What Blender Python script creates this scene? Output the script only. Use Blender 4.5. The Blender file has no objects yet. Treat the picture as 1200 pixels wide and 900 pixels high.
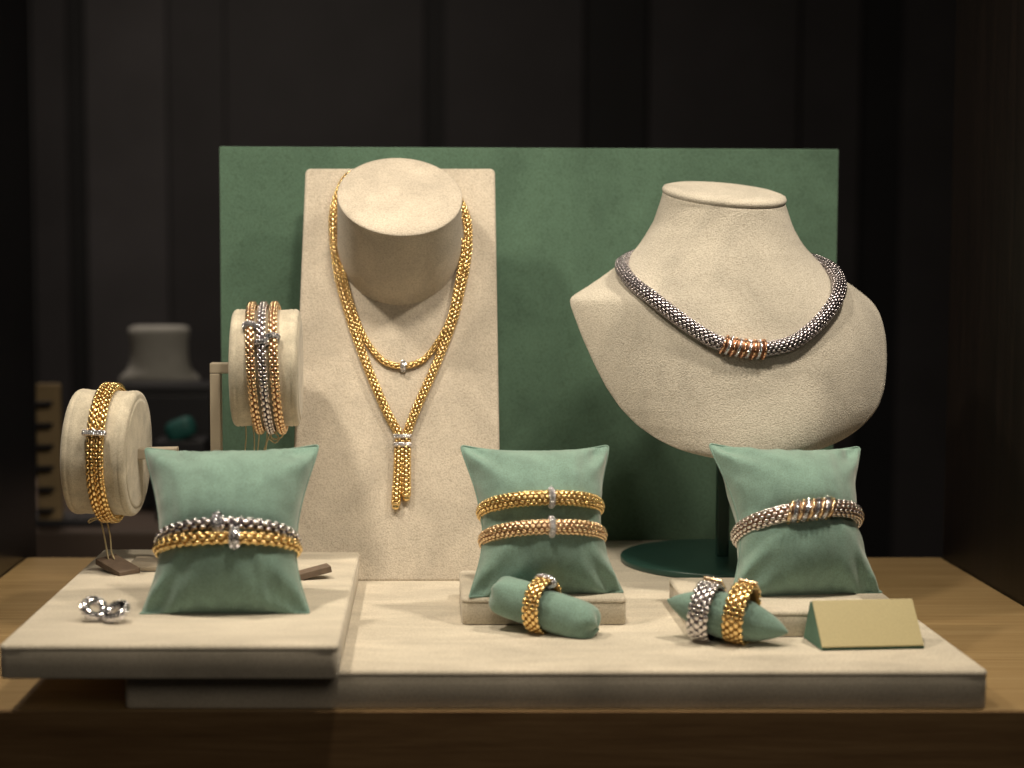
import bpy, bmesh, math, random
import numpy as np
from mathutils import Vector, noise
from mathutils.bvhtree import BVHTree

random.seed(7)
rng = np.random.default_rng(7)
R = math.radians
S = bpy.context.scene
COL = S.collection

# ------------------------------------------------------------------ camera
CAM_H, PITCH, FPX, PPX, PPY = 0.252, R(4.42), 1940.0, 500.0, 450.0
cd = bpy.data.cameras.new("camera")
cam = bpy.data.objects.new("camera", cd)
COL.objects.link(cam)
cam.location = (0, 0, CAM_H)
cam.rotation_euler = (math.pi / 2 - PITCH, 0, 0)
cd.sensor_width = 36
cd.lens = FPX / 1200 * 36
cd.shift_x = (600 - PPX) / 1200
cd.clip_start, cd.clip_end = 0.02, 50
cd.dof.use_dof = True
cd.dof.focus_distance = 1.12
cd.dof.aperture_fstop = 5.2
S.camera = cam

# ------------------------------------------------------------------ world, lamps, exposure
w = bpy.data.worlds.new("World")
S.world = w
w.use_nodes = True
w.node_tree.nodes["Background"].inputs[0].default_value = (1.0, 0.88, 0.75, 1)
w.node_tree.nodes["Background"].inputs[1].default_value = 0.006


def lamp(name, loc, target, watts, radius, spread, color=(1.0, 0.87, 0.68)):
    ld = bpy.data.lights.new(name, 'AREA')
    ld.shape = 'DISK'
    ld.size = radius * 2
    ld.energy = watts
    ld.color = color
    ld.spread = R(spread)
    o = bpy.data.objects.new(name, ld)
    COL.objects.link(o)
    o.location = loc
    o.rotation_euler = (Vector(target) - Vector(loc)).to_track_quat('-Z', 'Y').to_euler()
    return o


lamp("spot_lamp", (-0.28, 0.965, 0.76), (-0.12, 1.08, 0.06), 1.52, 0.030, 120)
lamp("spot_lamp", (0.03, 0.83, 0.71), (0.04, 1.14, 0.10), 1.12, 0.030, 120)
lamp("spot_lamp", (0.38, 0.965, 0.76), (0.22, 1.10, 0.06), 1.52, 0.030, 120)
lamp("front_fill_lamp", (0.6, -1.4, 1.5), (0.1, 1.0, 0.0), 2.8, 0.5, 120, (1.0, 0.86, 0.68))  # added unseen fill that brightens the front rail and board fronts
lamp("room_lamp", (-0.50, 2.30, 1.30), (-0.42, 2.75, 0.0), 5.0, 0.10, 150, (1.0, 0.86, 0.72))

S.view_settings.view_transform = 'Standard'
S.view_settings.look = 'None'
S.view_settings.exposure = 0.0
S.view_settings.gamma = 1.0
S.view_settings.use_curve_mapping = False
S.render.engine = 'CYCLES'
S.cycles.use_denoising = True
S.cycles.denoising_prefilter = 'ACCURATE'
S.cycles.max_bounces = 8
S.cycles.sample_clamp_indirect = 4

# ------------------------------------------------------------------ measuring helpers
FWD = np.array([0, math.cos(PITCH), -math.sin(PITCH)])
UP = np.array([0, math.sin(PITCH), math.cos(PITCH)])
EYE = np.array([0, 0, CAM_H])
EX, EY, EZ = np.eye(3)


def ray(px, py):
    return FPX * FWD + (px - PPX) * EX + (PPY - py) * UP


def at(px, py, Y):
    d = ray(px, py)
    return EYE + d * (Y / d[1])


def onz(px, py, z):
    d = ray(px, py)
    return EYE + d * ((z - CAM_H) / d[2])


def on_plane(px, py, p0, n):
    d = ray(px, py)
    return EYE + d * (np.dot(np.array(p0) - EYE, n) / np.dot(d, n))


def nrm(v):
    v = np.asarray(v, float)
    return v / (np.linalg.norm(v, axis=-1, keepdims=True) + 1e-12)


# ------------------------------------------------------------------ materials
def mat(name, rough=0.5, metal=0.0, sheen=0.0, color=(0.5, 0.5, 0.5), spec=0.5):
    m = bpy.data.materials.new(name)
    m.use_nodes = True
    b = m.node_tree.nodes["Principled BSDF"]
    b.inputs["Base Color"].default_value = (*color, 1)
    b.inputs["Roughness"].default_value = rough
    b.inputs["Metallic"].default_value = metal
    b.inputs["Specular IOR Level"].default_value = spec
    if sheen:
        b.inputs["Sheen Weight"].default_value = sheen
        b.inputs["Sheen Roughness"].default_value = 0.5
    return m, b, m.node_tree


def nd(t, typ, **kw):
    n = t.nodes.new(typ)
    for k, v in kw.items():
        if k in n.inputs:
            n.inputs[k].default_value = v
        else:
            setattr(n, k, v)
    return n


def coords(t, scale=(1, 1, 1), rot=(0, 0, 0)):
    tc = nd(t, 'ShaderNodeTexCoord')
    mp = nd(t, 'ShaderNodeMapping')
    mp.inputs['Scale'].default_value = scale
    mp.inputs['Rotation'].default_value = rot
    t.links.new(tc.outputs['Object'], mp.inputs['Vector'])
    return mp.outputs['Vector']


def ramp(t, fac, stops):
    r = nd(t, 'ShaderNodeValToRGB')
    el = r.color_ramp.elements
    while len(el) < len(stops):
        el.new(0.5)
    for e, (p, c) in zip(el, stops):
        e.position = p
        e.color = (*c, 1)
    t.links.new(fac, r.inputs['Fac'])
    return r.outputs['Color']


def suede(name, base, var=0.16, grain=700, bump=0.55, cloud=22, sheen=0.25, spec=0.15, bdist=0.0005, stretch=(1, 1, 1)):
    m, b, t = mat(name, 0.92, 0, sheen, base, spec)
    v = coords(t)
    n1 = nd(t, 'ShaderNodeTexNoise', Scale=cloud, Detail=5.0, Roughness=0.6)
    n2 = nd(t, 'ShaderNodeTexNoise', Scale=float(grain), Detail=3.0, Roughness=0.6)
    t.links.new(coords(t, stretch), n1.inputs['Vector'])
    t.links.new(v, n2.inputs['Vector'])
    n1.inputs['Distortion'].default_value = 0.5
    lo = tuple(c * (1 - var) for c in base)
    hi = tuple(min(1, c * (1 + var * 0.7)) for c in base)
    c1 = ramp(t, n1.outputs['Fac'], [(0.35, lo), (0.65, hi)])
    mx = nd(t, 'ShaderNodeMix', data_type='RGBA', blend_type='MULTIPLY')
    mx.inputs[0].default_value = 1.0
    c2 = ramp(t, n2.outputs['Fac'], [(0.36, (0.74, 0.72, 0.69)), (0.56, (1, 1, 1))])
    t.links.new(c1, mx.inputs[6])
    t.links.new(c2, mx.inputs[7])
    t.links.new(mx.outputs[2], b.inputs['Base Color'])
    bp = nd(t, 'ShaderNodeBump', Strength=bump, Distance=bdist)
    t.links.new(n2.outputs['Fac'], bp.inputs['Height'])
    t.links.new(bp.outputs['Normal'], b.inputs['Normal'])
    return m


def wood(name, c_dark, c_mid, c_light, rough=0.45, sc=(3.0, 70.0, 70.0), spec=0.4):
    m, b, t = mat(name, rough, 0, 0, c_mid, spec)
    v = coords(t, sc)
    n1 = nd(t, 'ShaderNodeTexNoise', Scale=1.6, Detail=8.0, Roughness=0.65, Distortion=0.6)
    n2 = nd(t, 'ShaderNodeTexNoise', Scale=9.0, Detail=4.0, Roughness=0.7)
    for n in (n1, n2):
        t.links.new(v, n.inputs['Vector'])
    ad = nd(t, 'ShaderNodeMath', operation='MULTIPLY_ADD')
    t.links.new(n2.outputs['Fac'], ad.inputs[0])
    ad.inputs[1].default_value = 0.45
    t.links.new(n1.outputs['Fac'], ad.inputs[2])
    c = ramp(t, ad.outputs[0], [(0.5, c_dark), (0.72, c_mid), (0.95, c_light)])
    t.links.new(c, b.inputs['Base Color'])
    bp = nd(t, 'ShaderNodeBump', Strength=0.25, Distance=0.0006)
    t.links.new(ad.outputs[0], bp.inputs['Height'])
    t.links.new(bp.outputs['Normal'], b.inputs['Normal'])
    return m


def metal(name, color, rough=0.16):
    m, b, t = mat(name, rough, 1.0, 0, color)
    v = coords(t)
    n = nd(t, 'ShaderNodeTexNoise', Scale=900.0, Detail=2.0)
    t.links.new(v, n.inputs['Vector'])
    mr = nd(t, 'ShaderNodeMapRange')
    mr.inputs[3].default_value = rough * 0.7
    mr.inputs[4].default_value = rough * 1.5
    t.links.new(n.outputs['Fac'], mr.inputs[0])
    t.links.new(mr.outputs[0], b.inputs['Roughness'])
    return m


def paint(name, color, rough=0.4, var=0.1, scale=40, spec=0.5, bump=0.0):
    m, b, t = mat(name, rough, 0, 0, color, spec)
    v = coords(t)
    n = nd(t, 'ShaderNodeTexNoise', Scale=float(scale), Detail=4.0)
    t.links.new(v, n.inputs['Vector'])
    c = ramp(t, n.outputs['Fac'], [(0.3, tuple(x * (1 - var) for x in color)), (0.7, tuple(min(1, x * (1 + var)) for x in color))])
    t.links.new(c, b.inputs['Base Color'])
    if bump:
        bp = nd(t, 'ShaderNodeBump', Strength=bump, Distance=0.0004)
        t.links.new(n.outputs['Fac'], bp.inputs['Height'])
        t.links.new(bp.outputs['Normal'], b.inputs['Normal'])
    return m


M = dict(
    beige=suede("beige_suede", (0.63, 0.565, 0.48), grain=950, bump=0.9, bdist=0.0009),
    bust=suede("bust_suede", (0.56, 0.52, 0.45), cloud=13, var=0.2, grain=950, bump=0.9, bdist=0.0009),
    beige_flat=suede("beige_suede_flat", (0.66, 0.60, 0.50), grain=1100, bump=0.3, cloud=20, var=0.17, stretch=(0.55, 1.6, 1)),
    drum=suede("drum_suede", (0.58, 0.53, 0.43), grain=1500, bump=0.3, cloud=60, var=0.2),
    pillow=suede("sage_velvet", (0.208, 0.335, 0.290), var=0.16, grain=1400, bump=0.25, cloud=45, sheen=0.45),
    green=suede("green_suede", (0.106, 0.188, 0.136), var=0.19, grain=800, bump=0.5, cloud=14, sheen=0.2),
    lacquer=paint("green_lacquer", (0.02, 0.06, 0.05), 0.35, 0.1, 30),
    gold=metal("yellow_gold", (0.94, 0.68, 0.31), 0.21),
    gold_gap_shade=metal("yellow_gold_gap_shade", (0.28, 0.16, 0.05), 0.45),  # darkened copy of the gold: shade painted into gaps between links
    rose=metal("rose_gold", (0.94, 0.69, 0.43), 0.22),
    rose_gap_shade=metal("rose_gold_gap_shade", (0.26, 0.13, 0.08), 0.45),  # darkened rose gold, paints the shade between links and rings
    silver=metal("white_gold", (0.74, 0.71, 0.73), 0.22),
    silver_gap_shade=metal("white_gold_gap_shade", (0.07, 0.05, 0.065), 0.45),  # darkened white gold, paints the shade between links
    pale_rose=metal("pale_rose_gold", (0.84, 0.77, 0.74), 0.22),
    gunmetal=metal("dark_white_gold", (0.48, 0.445, 0.48), 0.24),
    copper=metal("copper_gold", (0.90, 0.52, 0.34), 0.18),
    bright=metal("bright_white_gold", (0.86, 0.84, 0.86), 0.12),
    pave=metal("diamond_pave", (0.88, 0.88, 0.93), 0.15),
    dark_pave=metal("dark_pave", (0.50, 0.49, 0.53), 0.32),
    bronze=paint("bronze_metal", (0.36, 0.31, 0.24), 0.45, 0.06, 60),
    tag=paint("tag_leather", (0.16, 0.115, 0.085), 0.7, 0.15, 200, bump=0.2),
    cord=paint("waxed_cord", (0.55, 0.46, 0.28), 0.8, 0.1, 400),
    card=paint("gold_card", (0.52, 0.45, 0.25), 0.38, 0.05, 900, bump=0.1),
    card_green=paint("card_green", (0.10, 0.20, 0.15), 0.8, 0.1, 300),
    oak=wood("oak", (0.23, 0.145, 0.062), (0.32, 0.215, 0.10), (0.40, 0.285, 0.145), 0.45, (2.2, 170, 170)),
    walnut=wood("dark_walnut", (0.14, 0.078, 0.034), (0.20, 0.118, 0.052), (0.27, 0.17, 0.08), 0.5),
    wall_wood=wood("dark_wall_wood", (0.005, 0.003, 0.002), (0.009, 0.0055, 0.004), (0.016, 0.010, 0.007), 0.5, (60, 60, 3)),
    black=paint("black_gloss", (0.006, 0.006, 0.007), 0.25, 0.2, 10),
    curtain=paint("dark_panel", (0.056, 0.052, 0.056), 0.6, 0.15, 6),
    curtain_grey=paint("grey_panel", (0.098, 0.092, 0.098), 0.6, 0.15, 6),
    curtain_black=paint("black_panel", (0.016, 0.016, 0.018), 0.6, 0.15, 6),
    far_wood=paint("far_table", (0.10, 0.07, 0.055), 0.6, 0.15, 12),
    far_white=paint("far_white", (0.44, 0.43, 0.40), 0.8, 0.08, 30),
    far_gold=paint("far_tan", (0.32, 0.23, 0.12), 0.7, 0.1, 30),
    far_teal=paint("far_teal", (0.015, 0.11, 0.10), 0.6, 0.1, 30),
    far_dark=paint("far_dark", (0.025, 0.025, 0.030), 0.5, 0.1, 30),
)


# ------------------------------------------------------------------ mesh helpers
class MB:
    """collects vertices and faces, then links ONE mesh object"""

    def __init__(s):
        s.v, s.q, s.t, s.n = [], [], [], 0

    def add(s, v, q=None, t=None):
        v = np.asarray(v, float).reshape(-1, 3)
        s.v.append(v)
        if q is not None and len(q):
            s.q.append(np.asarray(q, int).reshape(-1, 4) + s.n)
        if t is not None and len(t):
            s.t.append(np.asarray(t, int).reshape(-1, 3) + s.n)
        s.n += len(v)
        return s

    def arrays(s):
        v = np.concatenate(s.v)
        q = np.concatenate(s.q) if s.q else np.zeros((0, 4), int)
        t = np.concatenate(s.t) if s.t else np.zeros((0, 3), int)
        return v, q, t

    def build(s, name, m, parent=None, loc=None, smooth=True, kind=None):
        v, q, t = s.arrays()
        o0 = np.array(parent['_loc'] if parent is not None else (loc if loc is not None else (0, 0, 0)), float)
        me = bpy.data.meshes.new(name)
        vv = v - o0
        me.vertices.add(len(vv))
        me.vertices.foreach_set("co", vv.ravel())
        loops = np.concatenate([q.ravel(), t.ravel()])
        me.loops.add(len(loops))
        me.loops.foreach_set("vertex_index", loops)
        ls = np.concatenate([np.arange(len(q)) * 4, len(q) * 4 + np.arange(len(t)) * 3])
        me.polygons.add(len(ls))
        me.polygons.foreach_set("loop_start", ls)
        me.update(calc_edges=True)
        me.validate()
        me.polygons.foreach_set("use_smooth", [smooth] * len(me.polygons))
        me.materials.append(m)
        me.update()
        o = bpy.data.objects.new(name, me)
        COL.objects.link(o)
        if parent is not None:
            o.parent = parent
            o['_loc'] = parent['_loc']
        else:
            o.location = o0
            o['_loc'] = tuple(o0)
        if kind:
            o['kind'] = kind
        return o


def tag(o, label, cat, group=None):
    o['label'] = label
    o['category'] = cat
    if group:
        o['group'] = group
    return o


def thing(name, loc, label, cat, group=None):
    o = bpy.data.objects.new(name, None)
    o.empty_display_size = 0.01
    COL.objects.link(o)
    o.location = loc
    o['_loc'] = tuple(float(x) for x in loc)
    return tag(o, label, cat, group)


def box(c, size, bevel=0.0, seg=3, axes=(EX, EY, EZ), taper=None):
    bm = bmesh.new()
    bmesh.ops.create_cube(bm, size=1.0)
    for v in bm.verts:
        v.co = Vector((v.co.x * size[0], v.co.y * size[1], v.co.z * size[2]))
    if bevel:
        bmesh.ops.bevel(bm, geom=bm.edges[:], offset=bevel, segments=seg, profile=0.6, affect='EDGES')
    bmesh.ops.triangulate(bm, faces=[f for f in bm.faces if len(f.verts) not in (3, 4)])
    bm.verts.index_update()
    v = np.array([x.co[:] for x in bm.verts])
    q = [[x.index for x in f.verts] for f in bm.faces if len(f.verts) == 4]
    t = [[x.index for x in f.verts] for f in bm.faces if len(f.verts) == 3]
    bm.free()
    A = np.array(axes)
    return np.asarray(c) + v @ A, q, t


def grid_faces(nr, nc, close_c=True, close_r=False):
    i, j = np.meshgrid(np.arange(nr if close_r else nr - 1), np.arange(nc if close_c else nc - 1), indexing='ij')
    i2, j2 = (i + 1) % nr, (j + 1) % nc
    return np.stack([i * nc + j, i * nc + j2, i2 * nc + j2, i2 * nc + j], -1).reshape(-1, 4)


def loft(rings, cap0=True, cap1=True):
    rings = np.asarray(rings)
    nr, nc, _ = rings.shape
    v = rings.reshape(-1, 3)
    q = grid_faces(nr, nc)
    t = []
    extra = []
    n = nr * nc
    for flag, r0, flip in ((cap0, 0, True), (cap1, nr - 1, False)):
        if flag:
            extra.append(rings[r0].mean(0))
            for j in range(nc):
                a, b = r0 * nc + j, r0 * nc + (j + 1) % nc
                t.append([b, a, n] if flip else [a, b, n])
            n += 1
    if extra:
        v = np.concatenate([v, np.array(extra)])
    return v, q, t


def lathe(o, ax, prof, n=48, ref=None):
    """prof: (radius, height along ax)"""
    ax = nrm(ax)
    ref = EX if ref is None and abs(ax[0]) < 0.9 else (EY if ref is None else ref)
    u = nrm(np.cross(ref, ax))
    w_ = np.cross(ax, u)
    a = np.linspace(0, 2 * math.pi, n, endpoint=False)
    circ = np.cos(a)[:, None] * u + np.sin(a)[:, None] * w_
    return loft([np.asarray(o) + r * circ + h * ax for r, h in prof])


def round_disc(r, h, e, k=4):
    """profile of a disc with rounded rims"""
    p = [(1e-5, 0)]
    for i in range(k + 1):
        a = math.pi / 2 * i / k
        p.append((r - e + e * math.sin(a), e - e * math.cos(a)))
    for i in range(k + 1):
        a = math.pi / 2 * i / k
        p.append((r - e + e * math.cos(a), h - e + e * math.sin(a)))
    p.append((1e-5, h))
    return p


def catmull(pts, n=200, closed=False):
    P = np.asarray(pts, float)
    P = np.concatenate([P[-1:], P, P[:2]]) if closed else np.concatenate([2 * P[:1] - P[1:2], P, 2 * P[-1:] - P[-2:-1]])
    m = len(P) - 3
    out = []
    for x in np.linspace(0, m, n, endpoint=not closed):
        i = min(int(x), m - 1)
        f = x - i
        p0, p1, p2, p3 = P[i:i + 4]
        out.append(0.5 * (2 * p1 + (p2 - p0) * f + (2 * p0 - 5 * p1 + 4 * p2 - p3) * f * f + (3 * p1 - p0 - 3 * p2 + p3) * f ** 3))
    return np.array(out)


class Path:
    """arc-length curve with a frame; outward is a point or a vector the frame's N leans to"""

    def __init__(s, pts, closed=False, away=None, ndir=None):
        P = np.asarray(pts, float)
        if closed:
            P = np.concatenate([P, P[:1]])
        s.closed = closed
        L = np.concatenate([[0], np.cumsum(np.linalg.norm(np.diff(P, axis=0), axis=1))])
        T = np.gradient(P, axis=0)
        if closed:
            T[0] = T[-1] = P[1] - P[-2]
        T = nrm(T)
        if away is not None:
            D = P - np.asarray(away)
        elif ndir is not None:
            D = np.broadcast_to(np.asarray(ndir, float), P.shape)
        else:
            D = np.zeros_like(P)
            u = np.cross(T[0], EX if abs(T[0][0]) < 0.8 else EZ)
            for i in range(len(P)):
                u = u - np.dot(u, T[i]) * T[i]
                u = nrm(u)
                D[i] = u
        N = nrm(D - np.sum(D * T, 1, keepdims=True) * T)
        s.P, s.L, s.T, s.N = P, L, T, N
        s.len = L[-1]

    def get(s, x):
        x = np.asarray(x, float)
        x = x % s.len if s.closed else np.clip(x, 0, s.len)
        f = lambda A: np.stack([np.interp(x, s.L, A[:, k]) for k in range(3)], -1)
        T, N = nrm(f(s.T)), nrm(f(s.N))
        return f(s.P), T, N, np.cross(T, N)

    def near(s, p):
        return s.L[np.argmin(np.linalg.norm(s.P - np.asarray(p), axis=1))]


def tube(path, r, n=14, step=0.002, rh=None):
    rh = r if rh is None else rh
    m = max(4, int(path.len / step))
    x = np.linspace(0, path.len, m, endpoint=not path.closed)
    P, T, N, B = path.get(x)
    a = np.linspace(0, 2 * math.pi, n, endpoint=False)
    rings = P[:, None] + rh * np.cos(a)[None, :, None] * N[:, None] + r * np.sin(a)[None, :, None] * B[:, None]
    if path.closed:
        return rings.reshape(-1, 3), grid_faces(m, n, True, True), []
    return loft(rings)


def bead_template(ns=8, nr=5):
    v = [(0, 0, 1)]
    for i in range(1, nr):
        a = math.pi * i / nr
        for j in range(ns):
            b = 2 * math.pi * j / ns
            v.append((math.sin(a) * math.cos(b), math.sin(a) * math.sin(b), math.cos(a)))
    v.append((0, 0, -1))
    t, q = [], []
    for j in range(ns):
        k = (j + 1) % ns
        t.append((0, 1 + j, 1 + k))
        b0 = 1 + (nr - 2) * ns
        t.append((b0 + k, b0 + j, len(v) - 1))
        for i in range(nr - 2):
            a = 1 + i * ns
            q.append((a + j, a + ns + j, a + ns + k, a + k))
    return np.array(v), np.array(q), np.array(t)


BT = bead_template(10, 6)
BS = bead_template(6, 4)


def beads(P, A, B, C, sz, tpl=BT, jit=0.0):
    """ellipsoids at P with axes A,B,C (n,3) and half sizes sz"""
    tv, tq, tt = tpl
    n, m = len(P), len(tv)
    if jit:
        g = rng.normal(0, jit, (n, 1))
        A, B = A * np.cos(g) + B * np.sin(g), B * np.cos(g) - A * np.sin(g)
        h = rng.normal(0, jit * 0.7, (n, 1))
        A, C = A * np.cos(h) + C * np.sin(h), C * np.cos(h) - A * np.sin(h)
    # rounded-block profile keeps the links full
    tv = np.sign(tv) * np.abs(tv) ** np.array([0.9, 0.9, 0.62])
    v = P[:, None] + tv[None, :, 0, None] * sz[0] * A[:, None] + tv[None, :, 1, None] * sz[1] * B[:, None] + tv[None, :, 2, None] * sz[2] * C[:, None]
    off = (np.arange(n) * m)[:, None, None]
    return v.reshape(-1, 3), (tq[None] + off).reshape(-1, 4), (tt[None] + off).reshape(-1, 3)


def chain(path, rw, rh, rows, pitch, fill=(0.50, 0.52, 0.36), skew=0.0, x0=0.0, x1=None, tpl=BT, skip=None, phase=0.0):
    """woven links laid brick-fashion on an elliptical tube about the path"""
    x1 = path.len if x1 is None else x1
    n = max(2, int(round((x1 - x0) / pitch)))
    pitch = (x1 - x0) / n
    i, k = np.meshgrid(np.arange(n), np.arange(rows), indexing='ij')
    i, k = i.ravel(), k.ravel()
    x = x0 + (i + 0.25 + 0.5 * (k % 2)) * pitch
    if skip is not None:
        keep = ~((x > skip[0]) & (x < skip[1]))
        x, k = x[keep], k[keep]
    P, T, N, B = path.get(x)
    a = phase + 2 * math.pi * k / rows
    ca, sa = np.cos(a)[:, None], np.sin(a)[:, None]
    pos = P + rh * ca * N + rw * sa * B
    rad = nrm(ca / rh * N + sa / rw * B)
    cir = np.cross(rad, T)
    if skew:
        T, cir = nrm(T + skew * cir), nrm(cir - skew * T)
    per = math.pi * (rw + rh)
    return beads(pos, T, cir, rad, (pitch * fill[0], per / rows * fill[1], min(rw, rh, per / rows) * fill[2] * 0.8), tpl, 0.07)


def circle(c, ax, r, n=96, ref=None, start=0.0):
    ax = nrm(ax)
    u = nrm(np.cross(ax, EZ if ref is None else ref))
    w_ = np.cross(u, ax)
    a = start + np.linspace(0, 2 * math.pi, n, endpoint=False)
    return np.asarray(c) + r * (np.cos(a)[:, None] * u + np.sin(a)[:, None] * w_)


def pave_ring(c, ax, Rr, r, stretch=1.0, pitch=0.0011):
    """a ring set with tiny stones: tube plus close-set beads. stretch widens it along N"""
    p = Path(circle(c, ax, Rr), True, away=c)
    mb = MB().add(*tube(p, r * 0.8, 8, 0.001))
    mb.add(*chain(p, r, r, 8, pitch, (0.5, 0.5, 0.5), tpl=BS))
    return mb


# ------------------------------------------------------------------ setting: walls, counter, room behind
WX0, WX1 = -0.336, 0.432


def struct(name, mb, m, label=None):
    v, _, _ = mb.arrays()
    c = v.mean(0)
    o = mb.build(name, m, None, c, smooth=False)
    o['kind'] = 'structure'
    if label:
        o['label'] = label
    return o


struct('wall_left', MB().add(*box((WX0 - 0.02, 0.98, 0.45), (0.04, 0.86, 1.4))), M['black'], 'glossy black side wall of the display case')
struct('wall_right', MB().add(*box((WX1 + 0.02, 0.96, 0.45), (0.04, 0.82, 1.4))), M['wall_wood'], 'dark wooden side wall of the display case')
counter = thing('display_counter', (0.05, 1.14, 0.0), 'pale oak counter with a dark walnut front rail under the whole display', 'counter')
YF = onz(600, 832, 0.0)[1]
MB().add(*box((0.048, (YF + 1.373) / 2, -0.015), (0.766, 1.373 - YF, 0.03), 0.0008, 2)).build('counter_top', M['oak'], counter, smooth=False)
MB().add(*box((0.048, YF - 0.0010, -0.1456), (1.6, 0.0016, 0.29), 0.0003, 2)).build('front_rail', M['walnut'], counter, smooth=False)
struct('floor', MB().add(*box((0, 2.4, -0.92), (6, 5.0, 0.04))), M['far_dark'])

# dark panelled wall at the back of the shop
YB = 3.9
wall = struct('wall_back', MB().add(*box((0, YB + 0.06, 0.4), (6.0, 0.06, 3.2))), M['curtain_black'])
wb = [(-90, 33, 'curtain_black'), (36, 76, 'curtain'), (79, 96, 'curtain_black'), (99, 194, 'curtain_grey'), (197, 262, 'curtain'), (264, 497, 'curtain'),  # grey panel paints a window-glass reflection as a lighter strip of wall
      (522, 684, 'curtain'), (690, 758, 'curtain_black'), (762, 937, 'curtain'), (941, 1010, 'curtain'), (1060, 1190, 'curtain')]
for x0, x1, mm in wb:
    a, b = at(x0, 100, YB), at(x1, 100, YB)
    MB().add(*box(((a[0] + b[0]) / 2, YB + 0.022, 0.4), (b[0] - a[0], 0.014, 3.1), 0.001, 2)).build('wall_panel', M[mm], wall, smooth=False)

# far counter and the things on it, seen out of focus past the case
ft = thing('far_counter', (-0.55, 2.1, -0.9), 'dim brown counter deep in the shop behind the left bracelet roll', 'counter')
zt = at(110, 605, 2.0)[2]
MB().add(*box((-0.55, 2.12, zt - 0.02), (0.9, 0.46, 0.04), 0.004, 2)).build('counter_top', M['far_wood'], ft, smooth=False)
MB().add(*box((-0.55, 2.14, (zt - 0.04 - 0.9) / 2), (0.84, 0.38, 0.86 + zt), 0.004, 2)).build('counter_body', M['far_dark'], ft, smooth=False)

fb = at(187, 430, 2.2)
far_bust = thing('far_bust', (fb[0], 2.22, zt), 'blurred pale neck bust standing in the dark shop behind', 'display bust')
k = 2.2 / FPX
ys = [382, 384, 390, 400, 415, 426, 433, 438, 442, 448, 462, 485, 505, 518, 524]
ws = [30, 35, 36, 34, 34, 35, 38, 43, 47, 48, 48, 44, 36, 20, 4]
rings = []
a = np.linspace(0, 2 * math.pi, 40, endpoint=False)
for y_, w_ in zip(ys, ws):
    z_ = at(187, y_, 2.2)[2]
    rings.append(np.stack([fb[0] + w_ * k * np.cos(a), 2.2 + min(w_, 40 if y_ < 448 else 0.55 * w_ + 8) * 0.8 * k * np.sin(a), np.full(40, z_)], -1))
MB().add(*loft(rings)).build('bust_body', M['far_white'], far_bust)
ztop = at(187, 500, 2.2)[2]
MB().add(*lathe((fb[0], 2.2, zt), EZ, [(0.05, 0), (0.05, 0.006), (0.008, 0.008), (0.008, ztop - zt)], 24)).build('stand_post', M['far_dark'], far_bust)

rr = at(52, 560, 1.9)
rack = thing('ring_rack', (rr[0], 1.9, zt), 'small tan slotted display rack blurred behind the black wall edge', 'rack')
z1 = at(52, 452, 1.9)[2]
MB().add(*box((rr[0], 1.93, (zt + z1) / 2), (0.028, 0.012, z1 - zt), 0.002, 2)).build('back_board', M['far_gold'], rack, smooth=False)
for i in range(6):
    zz = zt + (z1 - zt) * (0.12 + 0.15 * i)
    MB().add(*box((rr[0] - 0.003, 1.918, zz), (0.019, 0.012, 0.004), 0.001, 2)).build('slot_bar', M['far_dark'], rack, smooth=False)

cs0, cs1 = at(136, 451, 2.06), at(246, 451, 2.06)  # added dark block, makes the far bust's lower half fall into darkness
case = thing('shade_block', ((cs0[0] + cs1[0]) / 2, 2.09, zt), 'added dark block standing in for shade over the lower half of the far bust', 'case')
MB().add(*box(((cs0[0] + cs1[0]) / 2, 2.10, (zt + cs0[2] - 0.012) / 2), (cs1[0] - cs0[0], 0.08, cs0[2] - 0.012 - zt), 0.003, 2)).build('shade_block_body', M['far_dark'], case, smooth=False)
MB().add(*box(((cs0[0] + cs1[0]) / 2, 2.10, cs0[2] - 0.006), (cs1[0] - cs0[0] + 0.004, 0.084, 0.011), 0.002, 2)).build('shade_block_lid', M['far_dark'], case, smooth=False)

tb = at(212, 503, 1.98)
teal = thing('teal_cushion', (tb[0], 1.98, zt), 'blurred teal cushion on a dark block behind the left pillow', 'cushion')
MB().add(*box((tb[0], 1.98, tb[2]), (0.036, 0.03, 0.026), 0.012, 4, (nrm([1, 0, 0.4]), EY, nrm([-0.4, 0, 1])))).build('cushion_body', M['far_teal'], teal)
MB().add(*box((tb[0], 1.99, (zt + tb[2] - 0.012) / 2), (0.06, 0.05, tb[2] - 0.012 - zt), 0.003, 2)).build('support_block', M['far_dark'], teal, smooth=False)

kb = at(70, 618, 1.93)
keyb = thing('keyboard', (kb[0], 1.93, zt), 'dark keyboard lying blurred on the counter deep in the shop', 'keyboard')
MB().add(*box((kb[0], 1.95, zt + 0.004), (0.12, 0.06, 0.008), 0.002, 2)).build('case', M['far_dark'], keyb, smooth=False)
mb = MB()
for i in range(9):
    for j in range(4):
        mb.add(*box((kb[0] - 0.05 + i * 0.0125, 1.93 + j * 0.0125, zt + 0.009), (0.010, 0.010, 0.004), 0.001, 1))
mb.build('keys', M['curtain_grey'], keyb, smooth=False, kind='stuff')

# ------------------------------------------------------------------ suede boards
ZP = 0.022


def rrect(x0, x1, y0, y1, r, z, n=7):
    out = []
    for cx, cy, a0 in ((x1 - r, y0 + r, -90), (x1 - r, y1 - r, 0), (x0 + r, y1 - r, 90), (x0 + r, y0 + r, 180)):
        for i_ in range(n):
            a_ = R(a0 + 90 * i_ / (n - 1))
            out.append((cx + r * math.cos(a_), cy + r * math.sin(a_), z))
    return out


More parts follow.
